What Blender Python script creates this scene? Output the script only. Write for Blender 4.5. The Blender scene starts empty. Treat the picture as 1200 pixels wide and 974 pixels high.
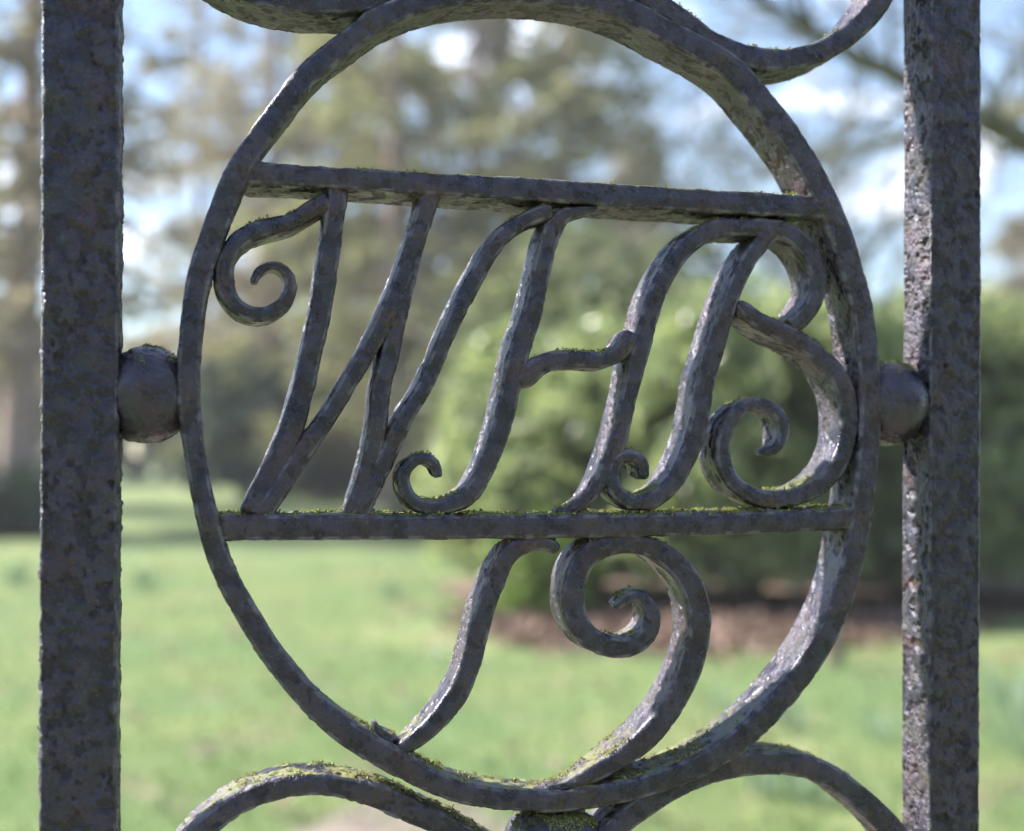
import bpy, math, random
import numpy as np

# ------------------------------------------------------------------ camera, sky, sun, exposure
scene = bpy.context.scene
COL = scene.collection
EYE = 1.4                                   # camera height above the lawn, metres
cam = bpy.data.cameras.new('camera')
cam.sensor_width = 36.0
cam.lens = 45.42
cam.shift_y = 0.04
cam.clip_start = 0.02
cam.clip_end = 3000.0
cam.dof.use_dof = True
cam.dof.focus_distance = 0.566
cam.dof.aperture_fstop = 4.7
cam_ob = bpy.data.objects.new('camera', cam)
cam_ob.location = (0.0, -0.55, EYE)
cam_ob.rotation_euler = (math.radians(90), 0, math.radians(-13.7))
COL.objects.link(cam_ob)
scene.camera = cam_ob

SUN_AZ = math.radians(-64)                  # from +Y (into the garden), clockwise: up to the left, a little behind the gate
SUN_EL = math.radians(41)
world = bpy.data.worlds.new('World')
scene.world = world
world.use_nodes = True
wt = world.node_tree
wt.nodes.clear()
w_out = wt.nodes.new('ShaderNodeOutputWorld')
w_bg = wt.nodes.new('ShaderNodeBackground')
w_sky = wt.nodes.new('ShaderNodeTexSky')
w_sky.sky_type = 'NISHITA'
w_sky.sun_disc = False
w_sky.sun_elevation = SUN_EL
w_sky.sun_rotation = SUN_AZ
w_sky.air_density = 1.0
w_sky.dust_density = 0.35
w_sky.ozone_density = 2.2
w_bg.inputs['Strength'].default_value = 0.092
w_tc = wt.nodes.new('ShaderNodeTexCoord')
w_sep = wt.nodes.new('ShaderNodeSeparateXYZ')
w_add = wt.nodes.new('ShaderNodeMath'); w_add.operation = 'ADD'; w_add.inputs[1].default_value = 0.22
w_abs = wt.nodes.new('ShaderNodeMath'); w_abs.operation = 'ABSOLUTE'
w_dx = wt.nodes.new('ShaderNodeMath'); w_dx.operation = 'DIVIDE'
w_dy = wt.nodes.new('ShaderNodeMath'); w_dy.operation = 'DIVIDE'
w_com = wt.nodes.new('ShaderNodeCombineXYZ'); w_com.inputs[2].default_value = 3.7
w_noise = wt.nodes.new('ShaderNodeTexNoise')
w_noise.inputs['Scale'].default_value = 2.1
w_noise.inputs['Detail'].default_value = 7.0
w_noise.inputs['Roughness'].default_value = 0.55
w_noise.inputs['Distortion'].default_value = 0.4
w_ramp = wt.nodes.new('ShaderNodeValToRGB')
w_ramp.color_ramp.elements[0].position = 0.555
w_ramp.color_ramp.elements[1].position = 0.75
w_mix = wt.nodes.new('ShaderNodeMix'); w_mix.data_type = 'RGBA'
w_mix.inputs['B'].default_value = (15.5, 15.8, 16.8, 1)        # sunlit cloud, in the sky texture's own units
L = wt.links.new
L(w_tc.outputs['Generated'], w_sep.inputs[0])
L(w_sep.outputs['Z'], w_abs.inputs[0]); L(w_abs.outputs[0], w_add.inputs[0])
L(w_sep.outputs['X'], w_dx.inputs[0]); L(w_add.outputs[0], w_dx.inputs[1])
L(w_sep.outputs['Y'], w_dy.inputs[0]); L(w_add.outputs[0], w_dy.inputs[1])
L(w_dx.outputs[0], w_com.inputs[0]); L(w_dy.outputs[0], w_com.inputs[1])
L(w_com.outputs[0], w_noise.inputs['Vector'])
L(w_noise.outputs['Fac'], w_ramp.inputs['Fac'])
L(w_ramp.outputs['Color'], w_mix.inputs['Factor'])
L(w_sky.outputs[0], w_mix.inputs['A'])
L(w_mix.outputs['Result'], w_bg.inputs['Color'])
L(w_bg.outputs[0], w_out.inputs['Surface'])

sun = bpy.data.lights.new('sun', 'SUN')
sun.energy = 5.0
sun.angle = math.radians(5)
sun.color = (1.0, 0.95, 0.86)
sun_ob = bpy.data.objects.new('sun', sun)
sun_ob.rotation_euler = (math.radians(90) - SUN_EL, 0, math.radians(180) - SUN_AZ)
COL.objects.link(sun_ob)

scene.view_settings.view_transform = 'Standard'
scene.view_settings.look = 'None'
scene.view_settings.exposure = 1.62
scene.view_settings.gamma = 1.0
scene.view_settings.use_curve_mapping = False
scene.cycles.use_denoising = True
scene.cycles.use_adaptive_sampling = True
scene.cycles.adaptive_threshold = 0.018
scene.cycles.max_bounces = 4
scene.cycles.diffuse_bounces = 2
scene.cycles.glossy_bounces = 2
scene.cycles.transmission_bounces = 3
scene.cycles.transparent_max_bounces = 4

# ------------------------------------------------------------------ helpers
rng = np.random.default_rng(7)
random.seed(7)

def tag(o, label=None, cat=None, group=None, kind=None):
    if label: o['label'] = label
    if cat: o['category'] = cat
    if group: o['group'] = group
    if kind: o['kind'] = kind
    return o

def empty(name, loc=(0, 0, 0)):
    o = bpy.data.objects.new(name, None)
    o.location = loc
    o.empty_display_size = 0.05
    COL.objects.link(o)
    return o

def mesh_object(name, verts, faces, mat, parent=None, smooth=True, attrs=None):
    """verts (N,3) array, faces (M,k) array or list of such arrays (k = 3 or 4)."""
    if not isinstance(faces, list): faces = [faces]
    faces = [np.asarray(f, dtype=np.int64) for f in faces if len(f)]
    me = bpy.data.meshes.new(name)
    v = np.asarray(verts, dtype=np.float32)
    loops = np.concatenate([f.ravel() for f in faces]).astype(np.int32)
    counts = np.concatenate([np.full(len(f), f.shape[1], dtype=np.int32) for f in faces])
    starts = np.concatenate([[0], np.cumsum(counts)[:-1]]).astype(np.int32)
    me.vertices.add(len(v)); me.vertices.foreach_set('co', v.ravel())
    me.loops.add(len(loops)); me.loops.foreach_set('vertex_index', loops)
    me.polygons.add(len(counts)); me.polygons.foreach_set('loop_start', starts)
    me.update(calc_edges=True)
    me.polygons.foreach_set('use_smooth', np.full(len(counts), smooth, dtype=bool))
    if attrs:
        for k, a in attrs.items():
            at = me.attributes.new(k, 'FLOAT', 'POINT')
            at.data.foreach_set('value', np.asarray(a, dtype=np.float32))
    me.materials.append(mat)
    me.validate()
    o = bpy.data.objects.new(name, me)
    COL.objects.link(o)
    if parent is not None: o.parent = parent
    return o

_perm = rng.permutation(256)
_perm = np.concatenate([_perm, _perm, _perm])
_grad = rng.normal(size=(256, 3)); _grad /= np.linalg.norm(_grad, axis=1)[:, None]
def noise3(P):
    """Gradient noise, about -0.6 to 0.6."""
    P = np.asarray(P, dtype=np.float64)
    I = np.floor(P).astype(np.int64); f = P - I; I &= 255
    u = f * f * f * (f * (f * 6 - 15) + 10)
    r = 0
    for dx in (0, 1):
        for dy in (0, 1):
            for dz in (0, 1):
                h = _perm[_perm[_perm[(I[:, 0] + dx) & 255] + ((I[:, 1] + dy) & 255)] + ((I[:, 2] + dz) & 255)]
                g = _grad[h & 255]
                d = g[:, 0] * (f[:, 0] - dx) + g[:, 1] * (f[:, 1] - dy) + g[:, 2] * (f[:, 2] - dz)
                w = (u[:, 0] if dx else 1 - u[:, 0]) * (u[:, 1] if dy else 1 - u[:, 1]) * (u[:, 2] if dz else 1 - u[:, 2])
                r = r + w * d
    return r
def sstep(a, b, x):
    t = np.clip((x - a) / (b - a), 0, 1)
    return t * t * (3 - 2 * t)

# ------------------------------------------------------------------ materials
def new_mat(name):
    m = bpy.data.materials.new(name)
    m.use_nodes = True
    nt = m.node_tree
    b = nt.nodes['Principled BSDF']
    return m, nt, b
def N(nt, kind, **kw):
    n = nt.nodes.new(kind)
    for k, v in kw.items():
        if k in n.inputs: n.inputs[k].default_value = v
        else: setattr(n, k, v)
    return n
def ramp(nt, fac, stops):
    r = nt.nodes.new('ShaderNodeValToRGB')
    el = r.color_ramp.elements
    while len(el) < len(stops): el.new(0.5)
    for e, (p, c) in zip(el, stops):
        e.position = p
        e.color = (c, c, c, 1) if isinstance(c, (int, float)) else (*c, 1)
    nt.links.new(fac, r.inputs['Fac'])
    return r.outputs['Color']
def mixc(nt, fac, a, b, mode='MIX'):
    m = nt.nodes.new('ShaderNodeMix'); m.data_type = 'RGBA'; m.blend_type = mode
    for sock, v in (('Factor', fac), ('A', a), ('B', b)):
        if isinstance(v, (int, float)): m.inputs[sock].default_value = v
        elif isinstance(v, tuple): m.inputs[sock].default_value = (*v, 1)
        else: nt.links.new(v, m.inputs[sock])
    return m.outputs['Result']
def mathn(nt, op, a, b=0.0):
    m = nt.nodes.new('ShaderNodeMath'); m.operation = op
    for i, v in enumerate((a, b)):
        if isinstance(v, (int, float)): m.inputs[i].default_value = v
        else: nt.links.new(v, m.inputs[i])
    return m.outputs[0]

def iron_material(name, rust, algae, moss, rough, bump):
    """Old black gloss paint on wrought iron: chips, rust bloom, algae and moss crust on upward faces."""
    m, nt, b = new_mat(name)
    tc = N(nt, 'ShaderNodeTexCoord')
    P = tc.outputs['Object']
    def noise(scale, detail=4, rough_=0.55):
        n = N(nt, 'ShaderNodeTexNoise', Scale=scale, Detail=detail, Roughness=rough_)
        nt.links.new(P, n.inputs['Vector']); return n.outputs['Fac']
    chip = N(nt, 'ShaderNodeAttribute', attribute_name='chip').outputs['Fac']
    patch = N(nt, 'ShaderNodeAttribute', attribute_name='patch').outputs['Fac']
    big, mid, fine, grit = noise(38, 2), noise(150, 3), noise(520, 3), noise(1500, 1)
    base = mixc(nt, ramp(nt, mid, [(0.35, 0.0), (0.68, 1.0)]), (0.0085, 0.0088, 0.017), (0.046, 0.043, 0.066))
    base = mixc(nt, mathn(nt, 'MULTIPLY', patch, 0.45), base, (0.078, 0.060, 0.074))
    base = mixc(nt, mathn(nt, 'MULTIPLY', chip, 0.85), base, (0.020, 0.015, 0.017))
    rmask = mathn(nt, 'MULTIPLY', ramp(nt, big, [(0.52, 0.0), (0.70, 1.0)]), ramp(nt, fine, [(0.40, 0.0), (0.62, 1.0)]))
    base = mixc(nt, mathn(nt, 'MULTIPLY', rmask, rust), base, (0.085, 0.035, 0.026))
    joint = N(nt, 'ShaderNodeAttribute', attribute_name='joint').outputs['Fac']
    jr = mathn(nt, 'MULTIPLY', joint, ramp(nt, fine, [(0.42, 0.0), (0.60, 0.9)]))
    base = mixc(nt, jr, base, (0.095, 0.050, 0.032))
    wear = N(nt, 'ShaderNodeAttribute', attribute_name='wear').outputs['Fac']
    wr = mathn(nt, 'MULTIPLY', wear, ramp(nt, mid, [(0.46, 0.0), (0.62, 0.8)]))
    base = mixc(nt, wr, base, (0.15, 0.145, 0.165))
    # greenish film
    gn = noise(62, 3, 0.65)
    gm = mathn(nt, 'MULTIPLY', ramp(nt, gn, [(0.50, 0.0), (0.66, 1.0)]), ramp(nt, fine, [(0.36, 0.15), (0.6, 1.0)]))
    base = mixc(nt, mathn(nt, 'MULTIPLY', gm, algae), base, (0.055, 0.060, 0.022))
    # moss and lichen crust where rain settles
    geo = N(nt, 'ShaderNodeNewGeometry')
    sp = N(nt, 'ShaderNodeSeparateXYZ'); nt.links.new(geo.outputs['Normal'], sp.inputs[0])
    up = ramp(nt, sp.outputs['Z'], [(0.70, 0.0), (0.97, 1.0)])
    mm = mathn(nt, 'MULTIPLY', up, ramp(nt, noise(90, 3, 0.7), [(0.42, 0.0), (0.56, 1.0)]))
    mm = mathn(nt, 'MULTIPLY', mm, moss)
    base = mixc(nt, mm, base, (0.22, 0.23, 0.075))
    # specks of pale lichen and grit
    sk = ramp(nt, noise(900, 0, 0.5), [(0.70, 0.0), (0.76, 1.0)])
    base = mixc(nt, mathn(nt, 'MULTIPLY', sk, 0.18), base, (0.20, 0.20, 0.19))
    nt.links.new(base, b.inputs['Base Color'])
    r = ramp(nt, mid, [(0.3, rough - 0.08), (0.7, rough + 0.10)])
    r = mixc(nt, mathn(nt, 'MULTIPLY', patch, 0.6), r, (0.46, 0.46, 0.46))
    r = mixc(nt, mathn(nt, 'MULTIPLY', chip, 0.5), r, (0.62, 0.62, 0.62))
    r = mixc(nt, mathn(nt, 'MAXIMUM', mm, mathn(nt, 'MULTIPLY', gm, 0.6)), r, (0.9, 0.9, 0.9))
    nt.links.new(r, b.inputs['Roughness'])
    b.inputs['Specular IOR Level'].default_value = 0.68
    b.inputs['Specular Tint'].default_value = (0.84, 0.83, 1.0, 1)
    h = mathn(nt, 'ADD', mathn(nt, 'MULTIPLY', fine, 0.6), mathn(nt, 'MULTIPLY', grit, 0.4))
    h = mathn(nt, 'ADD', h, mathn(nt, 'MULTIPLY', mid, 0.9))
    bp = N(nt, 'ShaderNodeBump', Strength=1.0, Distance=bump)
    nt.links.new(ramp(nt, patch, [(0.0, 0.55), (1.0, 1.0)]), bp.inputs['Strength'])
    nt.links.new(h, bp.inputs['Height'])
    nt.links.new(bp.outputs[0], b.inputs['Normal'])
    return m

IRON = iron_material('painted_iron', 0.6, 0.4, 0.8, 0.28, 0.0010)
IRON_POST = iron_material('pitted_post_iron', 0.85, 0.6, 0.8, 0.33, 0.0016)
IRON_BALL = iron_material('smooth_painted_iron', 0.5, 0.35, 0.6, 0.25, 0.0006)

def leaf_material(name, stops, rough=0.5, trans=0.35, spec=0.4):
    m, nt, b = new_mat(name)
    a = N(nt, 'ShaderNodeAttribute', attribute_name='var').outputs['Fac']
    c = ramp(nt, a, stops)
    nt.links.new(c, b.inputs['Base Color'])
    b.inputs['Roughness'].default_value = rough
    b.inputs['Specular IOR Level'].default_value = spec
    t = N(nt, 'ShaderNodeBsdfTranslucent')
    tint = mixc(nt, 1.0, c, (1.0, 1.05, 0.75), 'MULTIPLY')
    nt.links.new(tint, t.inputs['Color'])
    mx = N(nt, 'ShaderNodeMixShader'); mx.inputs[0].default_value = trans
    out = nt.nodes['Material Output']
    nt.links.new(b.outputs[0], mx.inputs[1]); nt.links.new(t.outputs[0], mx.inputs[2])
    nt.links.new(mx.outputs[0], out.inputs['Surface'])
    return m

def plain_noise_material(name, c1, c2, scale, rough=0.85, bump=0.0, dist=0.01):
    m, nt, b = new_mat(name)
    tc = N(nt, 'ShaderNodeTexCoord')
    n = N(nt, 'ShaderNodeTexNoise', Scale=scale, Detail=5, Roughness=0.6)
    nt.links.new(tc.outputs['Object'], n.inputs['Vector'])
    nt.links.new(ramp(nt, n.outputs['Fac'], [(0.32, c1), (0.68, c2)]), b.inputs['Base Color'])
    b.inputs['Roughness'].default_value = rough
    if bump:
        bp = N(nt, 'ShaderNodeBump', Strength=bump, Distance=dist)
        nt.links.new(n.outputs['Fac'], bp.inputs['Height']); nt.links.new(bp.outputs[0], b.inputs['Normal'])
    return m

MOSS = leaf_material('moss', [(0.0, (0.17, 0.18, 0.05)), (0.6, (0.30, 0.31, 0.10)), (1.0, (0.42, 0.42, 0.18))], 0.9, 0.15, 0.1)
BARK = plain_noise_material('conifer_bark', (0.15, 0.105, 0.095), (0.36, 0.27, 0.25), 6, 0.9, 0.6, 0.03)
BARK_GREY = plain_noise_material('mossy_grey_bark', (0.07, 0.075, 0.04), (0.16, 0.15, 0.11), 9, 0.9, 0.5, 0.02)
STAKE_WOOD = plain_noise_material('weathered_stake_wood', (0.035, 0.032, 0.03), (0.08, 0.075, 0.07), 30, 0.9, 0.4, 0.01)
RHODO = leaf_material('rhododendron_leaf', [(0.0, (0.17, 0.215, 0.105)), (0.5, (0.30, 0.35, 0.19)), (0.85, (0.39, 0.43, 0.26)), (1.0, (0.50, 0.53, 0.38))], 0.27, 0.6, 0.6)
LIME_SHRUB = leaf_material('lime_shrub_leaf', [(0.0, (0.09, 0.15, 0.03)), (0.6, (0.17, 0.25, 0.05)), (1.0, (0.28, 0.34, 0.09))], 0.5, 0.35)
LIME_LEAF = leaf_material('light_green_leaf', [(0.0, (0.14, 0.165, 0.085)), (0.6, (0.22, 0.25, 0.13)), (1.0, (0.31, 0.33, 0.19))], 0.5, 0.45)
DARK_LEAF = leaf_material('dark_evergreen_leaf', [(0.0, (0.03, 0.055, 0.04)), (0.6, (0.055, 0.09, 0.065)), (1.0, (0.09, 0.13, 0.08))], 0.5, 0.25)
NEEDLE = leaf_material('conifer_needles', [(0.0, (0.18, 0.18, 0.105)), (0.5, (0.27, 0.265, 0.16)), (1.0, (0.36, 0.345, 0.23))], 0.7, 0.5, 0.2)
TWIG_BROWN = leaf_material('brown_twigs', [(0.0, (0.20, 0.17, 0.14)), (0.5, (0.29, 0.25, 0.21)), (1.0, (0.38, 0.33, 0.285))], 0.9, 0.45, 0.1)
WOOD_FAR = leaf_material('far_woodland_leaf', [(0.0, (0.10, 0.11, 0.065)), (0.5, (0.16, 0.165, 0.10)), (1.0, (0.23, 0.205, 0.145))], 0.8, 0.2, 0.1)
GRASS = leaf_material('grass_blade', [(0.0, (0.13, 0.20, 0.085)), (0.6, (0.19, 0.275, 0.125)), (1.0, (0.30, 0.35, 0.18))], 0.6, 0.4, 0.25)
DAFF = leaf_material('daffodil_leaf', [(0.0, (0.18, 0.26, 0.18)), (0.6, (0.25, 0.34, 0.26)), (1.0, (0.33, 0.41, 0.33))], 0.5, 0.45)
PETAL = leaf_material('pale_petal', [(0.0, (0.7, 0.68, 0.42)), (1.0, (0.82, 0.8, 0.7))], 0.6, 0.3)
LITTER = leaf_material('fallen_leaf', [(0.0, (0.12, 0.08, 0.062)), (0.6, (0.21, 0.14, 0.112)), (1.0, (0.33, 0.24, 0.20))], 0.8, 0.1, 0.15)

def lawn_material():
    m, nt, b = new_mat('lawn_turf')
    tc = N(nt, 'ShaderNodeTexCoord')
    def noise(s, d=4):
        n = N(nt, 'ShaderNodeTexNoise', Scale=s, Detail=d, Roughness=0.6)
        nt.links.new(tc.outputs['Object'], n.inputs['Vector']); return n.outputs['Fac']
    c = ramp(nt, noise(14, 6), [(0.3, (0.10, 0.16, 0.065)), (0.7, (0.18, 0.255, 0.11))])
    c = mixc(nt, ramp(nt, noise(0.6), [(0.38, 0.0), (0.62, 0.8)]), c, (0.235, 0.26, 0.105))
    c = mixc(nt, ramp(nt, noise(0.33, 3), [(0.42, 0.0), (0.64, 0.45)]), c, (0.11, 0.185, 0.075))
    c = mixc(nt, ramp(nt, noise(1.3, 5), [(0.52, 0.0), (0.68, 0.65)]), c, (0.25, 0.205, 0.14))
    nt.links.new(c, b.inputs['Base Color'])
    b.inputs['Roughness'].default_value = 0.85
    b.inputs['Specular IOR Level'].default_value = 0.2
    bp = N(nt, 'ShaderNodeBump', Strength=0.8, Distance=0.02)
    nt.links.new(noise(60, 4), bp.inputs['Height']); nt.links.new(bp.outputs[0], b.inputs['Normal'])
    return m
LAWN = lawn_material()
GRAVEL = plain_noise_material('pinkish_gravel', (0.17, 0.135, 0.115), (0.33, 0.27, 0.235), 55, 0.9, 0.8, 0.02)
SOIL = plain_noise_material('leaf_strewn_soil', (0.11, 0.075, 0.058), (0.22, 0.145, 0.115), 7, 0.95, 0.7, 0.04)

# ------------------------------------------------------------------ the ground
def ground_height(x, y):
    return 0.03 * np.sin(x * 0.31 + 1.0) * np.sin(y * 0.23) * sstep(6, 14, np.hypot(x, y))
def make_ground():
    r = np.concatenate([[0.0], np.geomspace(0.8, 1600, 90)])
    a = np.linspace(0, 2 * math.pi, 97)[:-1]
    X = r[:, None] * np.sin(a)[None]; Y = r[:, None] * np.cos(a)[None]
    Z = ground_height(X, Y) * sstep(120, 60, np.hypot(X, Y)) if False else ground_height(X, Y) * (1 - sstep(60, 120, np.hypot(X, Y)))
    v = np.stack([X, Y, Z], -1).reshape(-1, 3)
    n = len(a); f = []
    for i in range(len(r) - 1):
        j = np.arange(n); k = (j + 1) % n
        f.append(np.stack([i * n + j, i * n + k, (i + 1) * n + k, (i + 1) * n + j], 1))
    tag(mesh_object('lawn', v, np.concatenate(f), LAWN), kind='structure')
make_ground()

def strip(name, centre, half, mat, z=0.012, jitter=0.05, seed=1):
    """A sheet that follows a centre line with an uneven edge."""
    r = np.random.default_rng(seed)
    c = np.asarray(centre, float)
    t = np.linspace(0, len(c) - 1, 60)
    cx = np.interp(t, np.arange(len(c)), c[:, 0]); cy = np.interp(t, np.arange(len(c)), c[:, 1])
    hw = np.interp(t, np.arange(len(c)), half)
    tx, ty = np.gradient(cx), np.gradient(cy); n = np.hypot(tx, ty); nx, ny = -ty / n, tx / n
    m = 9; rows = []
    for k, s in enumerate(np.linspace(-1, 1, m)):
        e = hw * s + (r.normal(size=len(t)) * jitter if k in (0, m - 1) else 0)
        x, y = cx + nx * e, cy + ny * e
        zz = ground_height(x, y) + z - (0.010 if k in (0, m - 1) else 0)
        rows.append(np.stack([x, y, zz], -1))
    v = np.stack(rows, 1).reshape(-1, 3)
    i, j = np.meshgrid(np.arange(len(t) - 1), np.arange(m - 1), indexing='ij')
    q = (i * m + j).ravel()
    return mesh_object(name, v, np.stack([q, q + m, q + m + 1, q + 1], 1), mat)
tag(strip('path', [(0.12, -3.0), (0.12, 0.0), (0.56, 2.4), (0.71, 3.7), (0.78, 4.41), (0.81, 4.71)], [0.65, 0.62, 0.56, 0.48, 0.36, 0.08], GRAVEL), kind='structure')
tag(strip('planting_bed', [(2.65, 11.16), (3.26, 11.42), (4.35, 11.57), (5.54, 11.38), (7.02, 11.32), (9.02, 11.45), (11.7, 11.62)], [0.3, 2.2, 3.3, 3.0, 1.7, 1.1, 0.8], SOIL, 0.03, 0.12, 3), kind='structure')

# ------------------------------------------------------------------ leaves and tubes
def leaves(pos, direc, normal, length, width, seed=0, var=None):
    """Two-triangle pointed leaves, folded a little along the midrib."""
    n = len(pos)
    d = direc / (np.linalg.norm(direc, axis=1)[:, None] + 1e-9)
    s = np.cross(d, normal); s /= (np.linalg.norm(s, axis=1)[:, None] + 1e-9)
    up = np.cross(s, d)
    l = np.broadcast_to(length, n)[:, None]; w = np.broadcast_to(width, n)[:, None]
    a = pos; b = pos + d * l
    m = pos + d * l * 0.5
    p = m + s * w * 0.5 + up * w * 0.14; q = m - s * w * 0.5 + up * w * 0.14
    v = np.stack([a, p, b, q], 1).reshape(-1, 3)
    k = np.arange(n) * 4
    f = np.concatenate([np.stack([k, k + 1, k + 2], 1), np.stack([k, k + 2, k + 3], 1)])
    if var is None: var = np.random.default_rng(seed + 99).random(n)
    return v, f, np.repeat(var, 4)

def tube(points, radii, sides=8):
    P = np.asarray(points, float); R = np.asarray(radii, float)
    T = np.gradient(P, axis=0); T /= np.linalg.norm(T, axis=1)[:, None] + 1e-9
    ref = np.where(np.abs(T[:, 2:3]) > 0.9, np.array([[1.0, 0, 0]]), np.array([[0, 0, 1.0]]))
    A = np.cross(T, ref); A /= np.linalg.norm(A, axis=1)[:, None] + 1e-9
    B = np.cross(T, A)
    an = np.linspace(0, 2 * math.pi, sides + 1)[:-1]
    V = P[:, None] + R[:, None, None] * (np.cos(an)[None, :, None] * A[:, None] + np.sin(an)[None, :, None] * B[:, None])
    n = len(P); i, j = np.meshgrid(np.arange(n - 1), np.arange(sides), indexing='ij')
    k = (j + 1) % sides
    f = np.stack([i * sides + j, i * sides + k, (i + 1) * sides + k, (i + 1) * sides + j], -1).reshape(-1, 4)
    return V.reshape(-1, 3), f

def join(parts):
    vs, fs, off = [], [], 0
    for v, f in parts:
        vs.append(v); fs.append(f + off); off += len(v)
    return np.concatenate(vs), np.concatenate(fs)

def unit(r, n):
    d = r.normal(size=(n, 3)); return d / np.linalg.norm(d, axis=1)[:, None]

def limbs(r, base, height, spread, count, r0, levels=2, lean=0.25):
    """Forking woody limbs for shrubs and bare trees: returns tube list and tip points."""
    tubes, tips = [], []
    def grow(p, d, ln, rad, lev):
        n = 6; pts = [p]; rr = [rad]
        dd = d.copy()
        for k in range(n):
            dd = dd + r.normal(size=3) * 0.16; dd[2] += 0.03; dd /= np.linalg.norm(dd)
            pts.append(pts[-1] + dd * ln / n); rr.append(rad * (1 - 0.55 * (k + 1) / n))
        tubes.append(tube(pts, rr, 6))
        if lev == 0:
            tips.append(pts[-1]); tips.append(pts[-3]); return
        for q in range(3):
            e = dd + r.normal(size=3) * 0.55; e /= np.linalg.norm(e)
            grow(np.array(pts[-1 - q]), e, ln * 0.66, rr[-1 - q] * 0.75, lev - 1)
    for c in range(count):
        a = 2 * math.pi * (c + r.random()) / count
        d = np.array([math.cos(a) * spread, math.sin(a) * spread, 1.0]); d /= np.linalg.norm(d)
        grow(np.array(base, float), d, height, r0, levels)
    return tubes, np.array(tips)

# ------------------------------------------------------------------ shrubs
def shrub(name, label, cat, loc, rx, ry, h, n_whorl, per, llen, lwid, mat, wood, seed, group=None, z0=0.05, droop=0.25, lumps=9):
    r = np.random.default_rng(seed)
    root = empty(name, (loc[0], loc[1], float(ground_height(np.array(loc[0]), np.array(loc[1])))))
    tag(root, label, cat, group)
    # uneven outline: several lobes of different size
    lob = []
    for k in range(lumps):
        a = 2 * math.pi * (k + r.random() * 0.8) / lumps; q = 0.35 + 0.4 * r.random()
        lob.append((math.cos(a) * rx * q, math.sin(a) * ry * q, h * (0.30 + 0.38 * r.random()), rx * (0.34 + 0.22 * r.random()), ry * (0.34 + 0.22 * r.random()), h * (0.24 + 0.14 * r.random())))
    lob.append((0, 0, h * 0.68, rx * 0.5, ry * 0.5, h * 0.32))
    lob.append((0, 0, h * 0.30, rx * 0.8, ry * 0.8, h * 0.32))
    for k in range(5):
        a = 2 * math.pi * (k + r.random()) / 5
        lob.append((math.cos(a) * rx * 0.55, math.sin(a) * ry * 0.55, h * 0.17, rx * 0.45, ry * 0.45, h * 0.2))
    lob = np.array(lob)
    pick = r.integers(0, len(lob), n_whorl)
    low = r.random(n_whorl) < 0.28
    pick[low] = len(lob) - 1 - r.integers(0, 6, low.sum())
    d = unit(r, n_whorl); d[:, 2] = np.abs(d[:, 2]) * 1.0 - 0.25 * r.random(n_whorl)
    rad = 0.62 + 0.40 * r.random(n_whorl) ** 0.6
    p = lob[pick, :3] + d * rad[:, None] * lob[pick, 3:6]
    keep = p[:, 2] > z0
    p, d = p[keep], d[keep]
    n = len(p)
    pos = np.repeat(p, per, 0); ax = np.repeat(d, per, 0) + r.normal(size=(n * per, 3)) * 0.15
    side = unit(r, n * per)
    side -= ax * np.sum(side * ax, 1)[:, None]
    direc = side + ax * 0.55; direc[:, 2] -= droop
    nor = ax + r.normal(size=ax.shape) * 0.3
    var = np.clip(np.repeat(r.random(n), per) * 0.6 + r.random(n * per) * 0.4, 0, 1)
    v, f, a = leaves(pos, direc, nor, llen * (0.7 + 0.6 * r.random(n * per)), lwid * (0.8 + 0.4 * r.random(n * per)), seed, var)
    mesh_object('foliage', v, f, mat, root, False, {'var': a})
    tb, _ = limbs(r, (0, 0, -0.05), h * 0.42, 0.75 * rx / h, 7, 0.045 * h / 2.5, 1)
    v, f = join(tb)
    mesh_object('branches', v, f, wood, root)
    return root

SHRUBS = [
    ('rhododendron', 'broad rhododendron at the left end of the bank, behind the crossbar of the iron H', (3.71, 11.51), 1.5, 1.2, 2.8, 2300, 11),
    ('rhododendron', 'tall rhododendron behind the curled tail of the iron S', (4.91, 10.4), 1.5, 1.2, 3.05, 2500, 12),
    ('rhododendron', 'rhododendron seen right behind the right gate post', (6.8, 10.35), 1.5, 1.2, 3.1, 2500, 13),
    ('rhododendron', 'rhododendron at the right edge of the view, beyond the right gate post', (8.72, 10.29), 1.5, 1.3, 3.0, 2000, 14),
    ('rhododendron', 'highest rhododendron, at the back of the bank between iron S and right ring side', (7.06, 12.76), 1.7, 1.3, 3.5, 2000, 15),
]
for nm, lab, loc, rx, ry, h, nw, sd in SHRUBS:
    shrub(nm, lab, 'shrub', loc, rx, ry, h, nw, 8, 0.21, 0.082, RHODO, BARK_GREY, sd, 'rhododendrons banked along the lawn')
shrub('pale_green_tree', 'light green leafy bush-like tree behind the top of the iron H and the crossbar', 'tree', (5.35, 17.7), 2.3, 1.8, 5.2, 2300, 7, 0.2, 0.09, LIME_LEAF, BARK_GREY, 26)
shrub('pale_green_tree', 'lower light green bush-like tree behind the long stroke of the iron S', 'tree', (6.75, 16.33), 1.6, 1.4, 3.9, 1500, 7, 0.2, 0.09, LIME_LEAF, BARK_GREY, 27)
shrub('lime_green_shrub', 'small lime green leafy shrub at the left foot of the rhododendron bank', 'shrub', (2.86, 9.97), 0.5, 0.5, 0.95, 520, 7, 0.09, 0.05, LIME_SHRUB, BARK_GREY, 21)
shrub('dark_evergreen_bush', 'dark blue-green evergreen bush at the far lawn edge, left of the iron W foot', 'bush', (1.44, 38.21), 2.0, 2.0, 4.6, 1600, 7, 0.30, 0.14, DARK_LEAF, BARK_GREY, 22)
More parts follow.
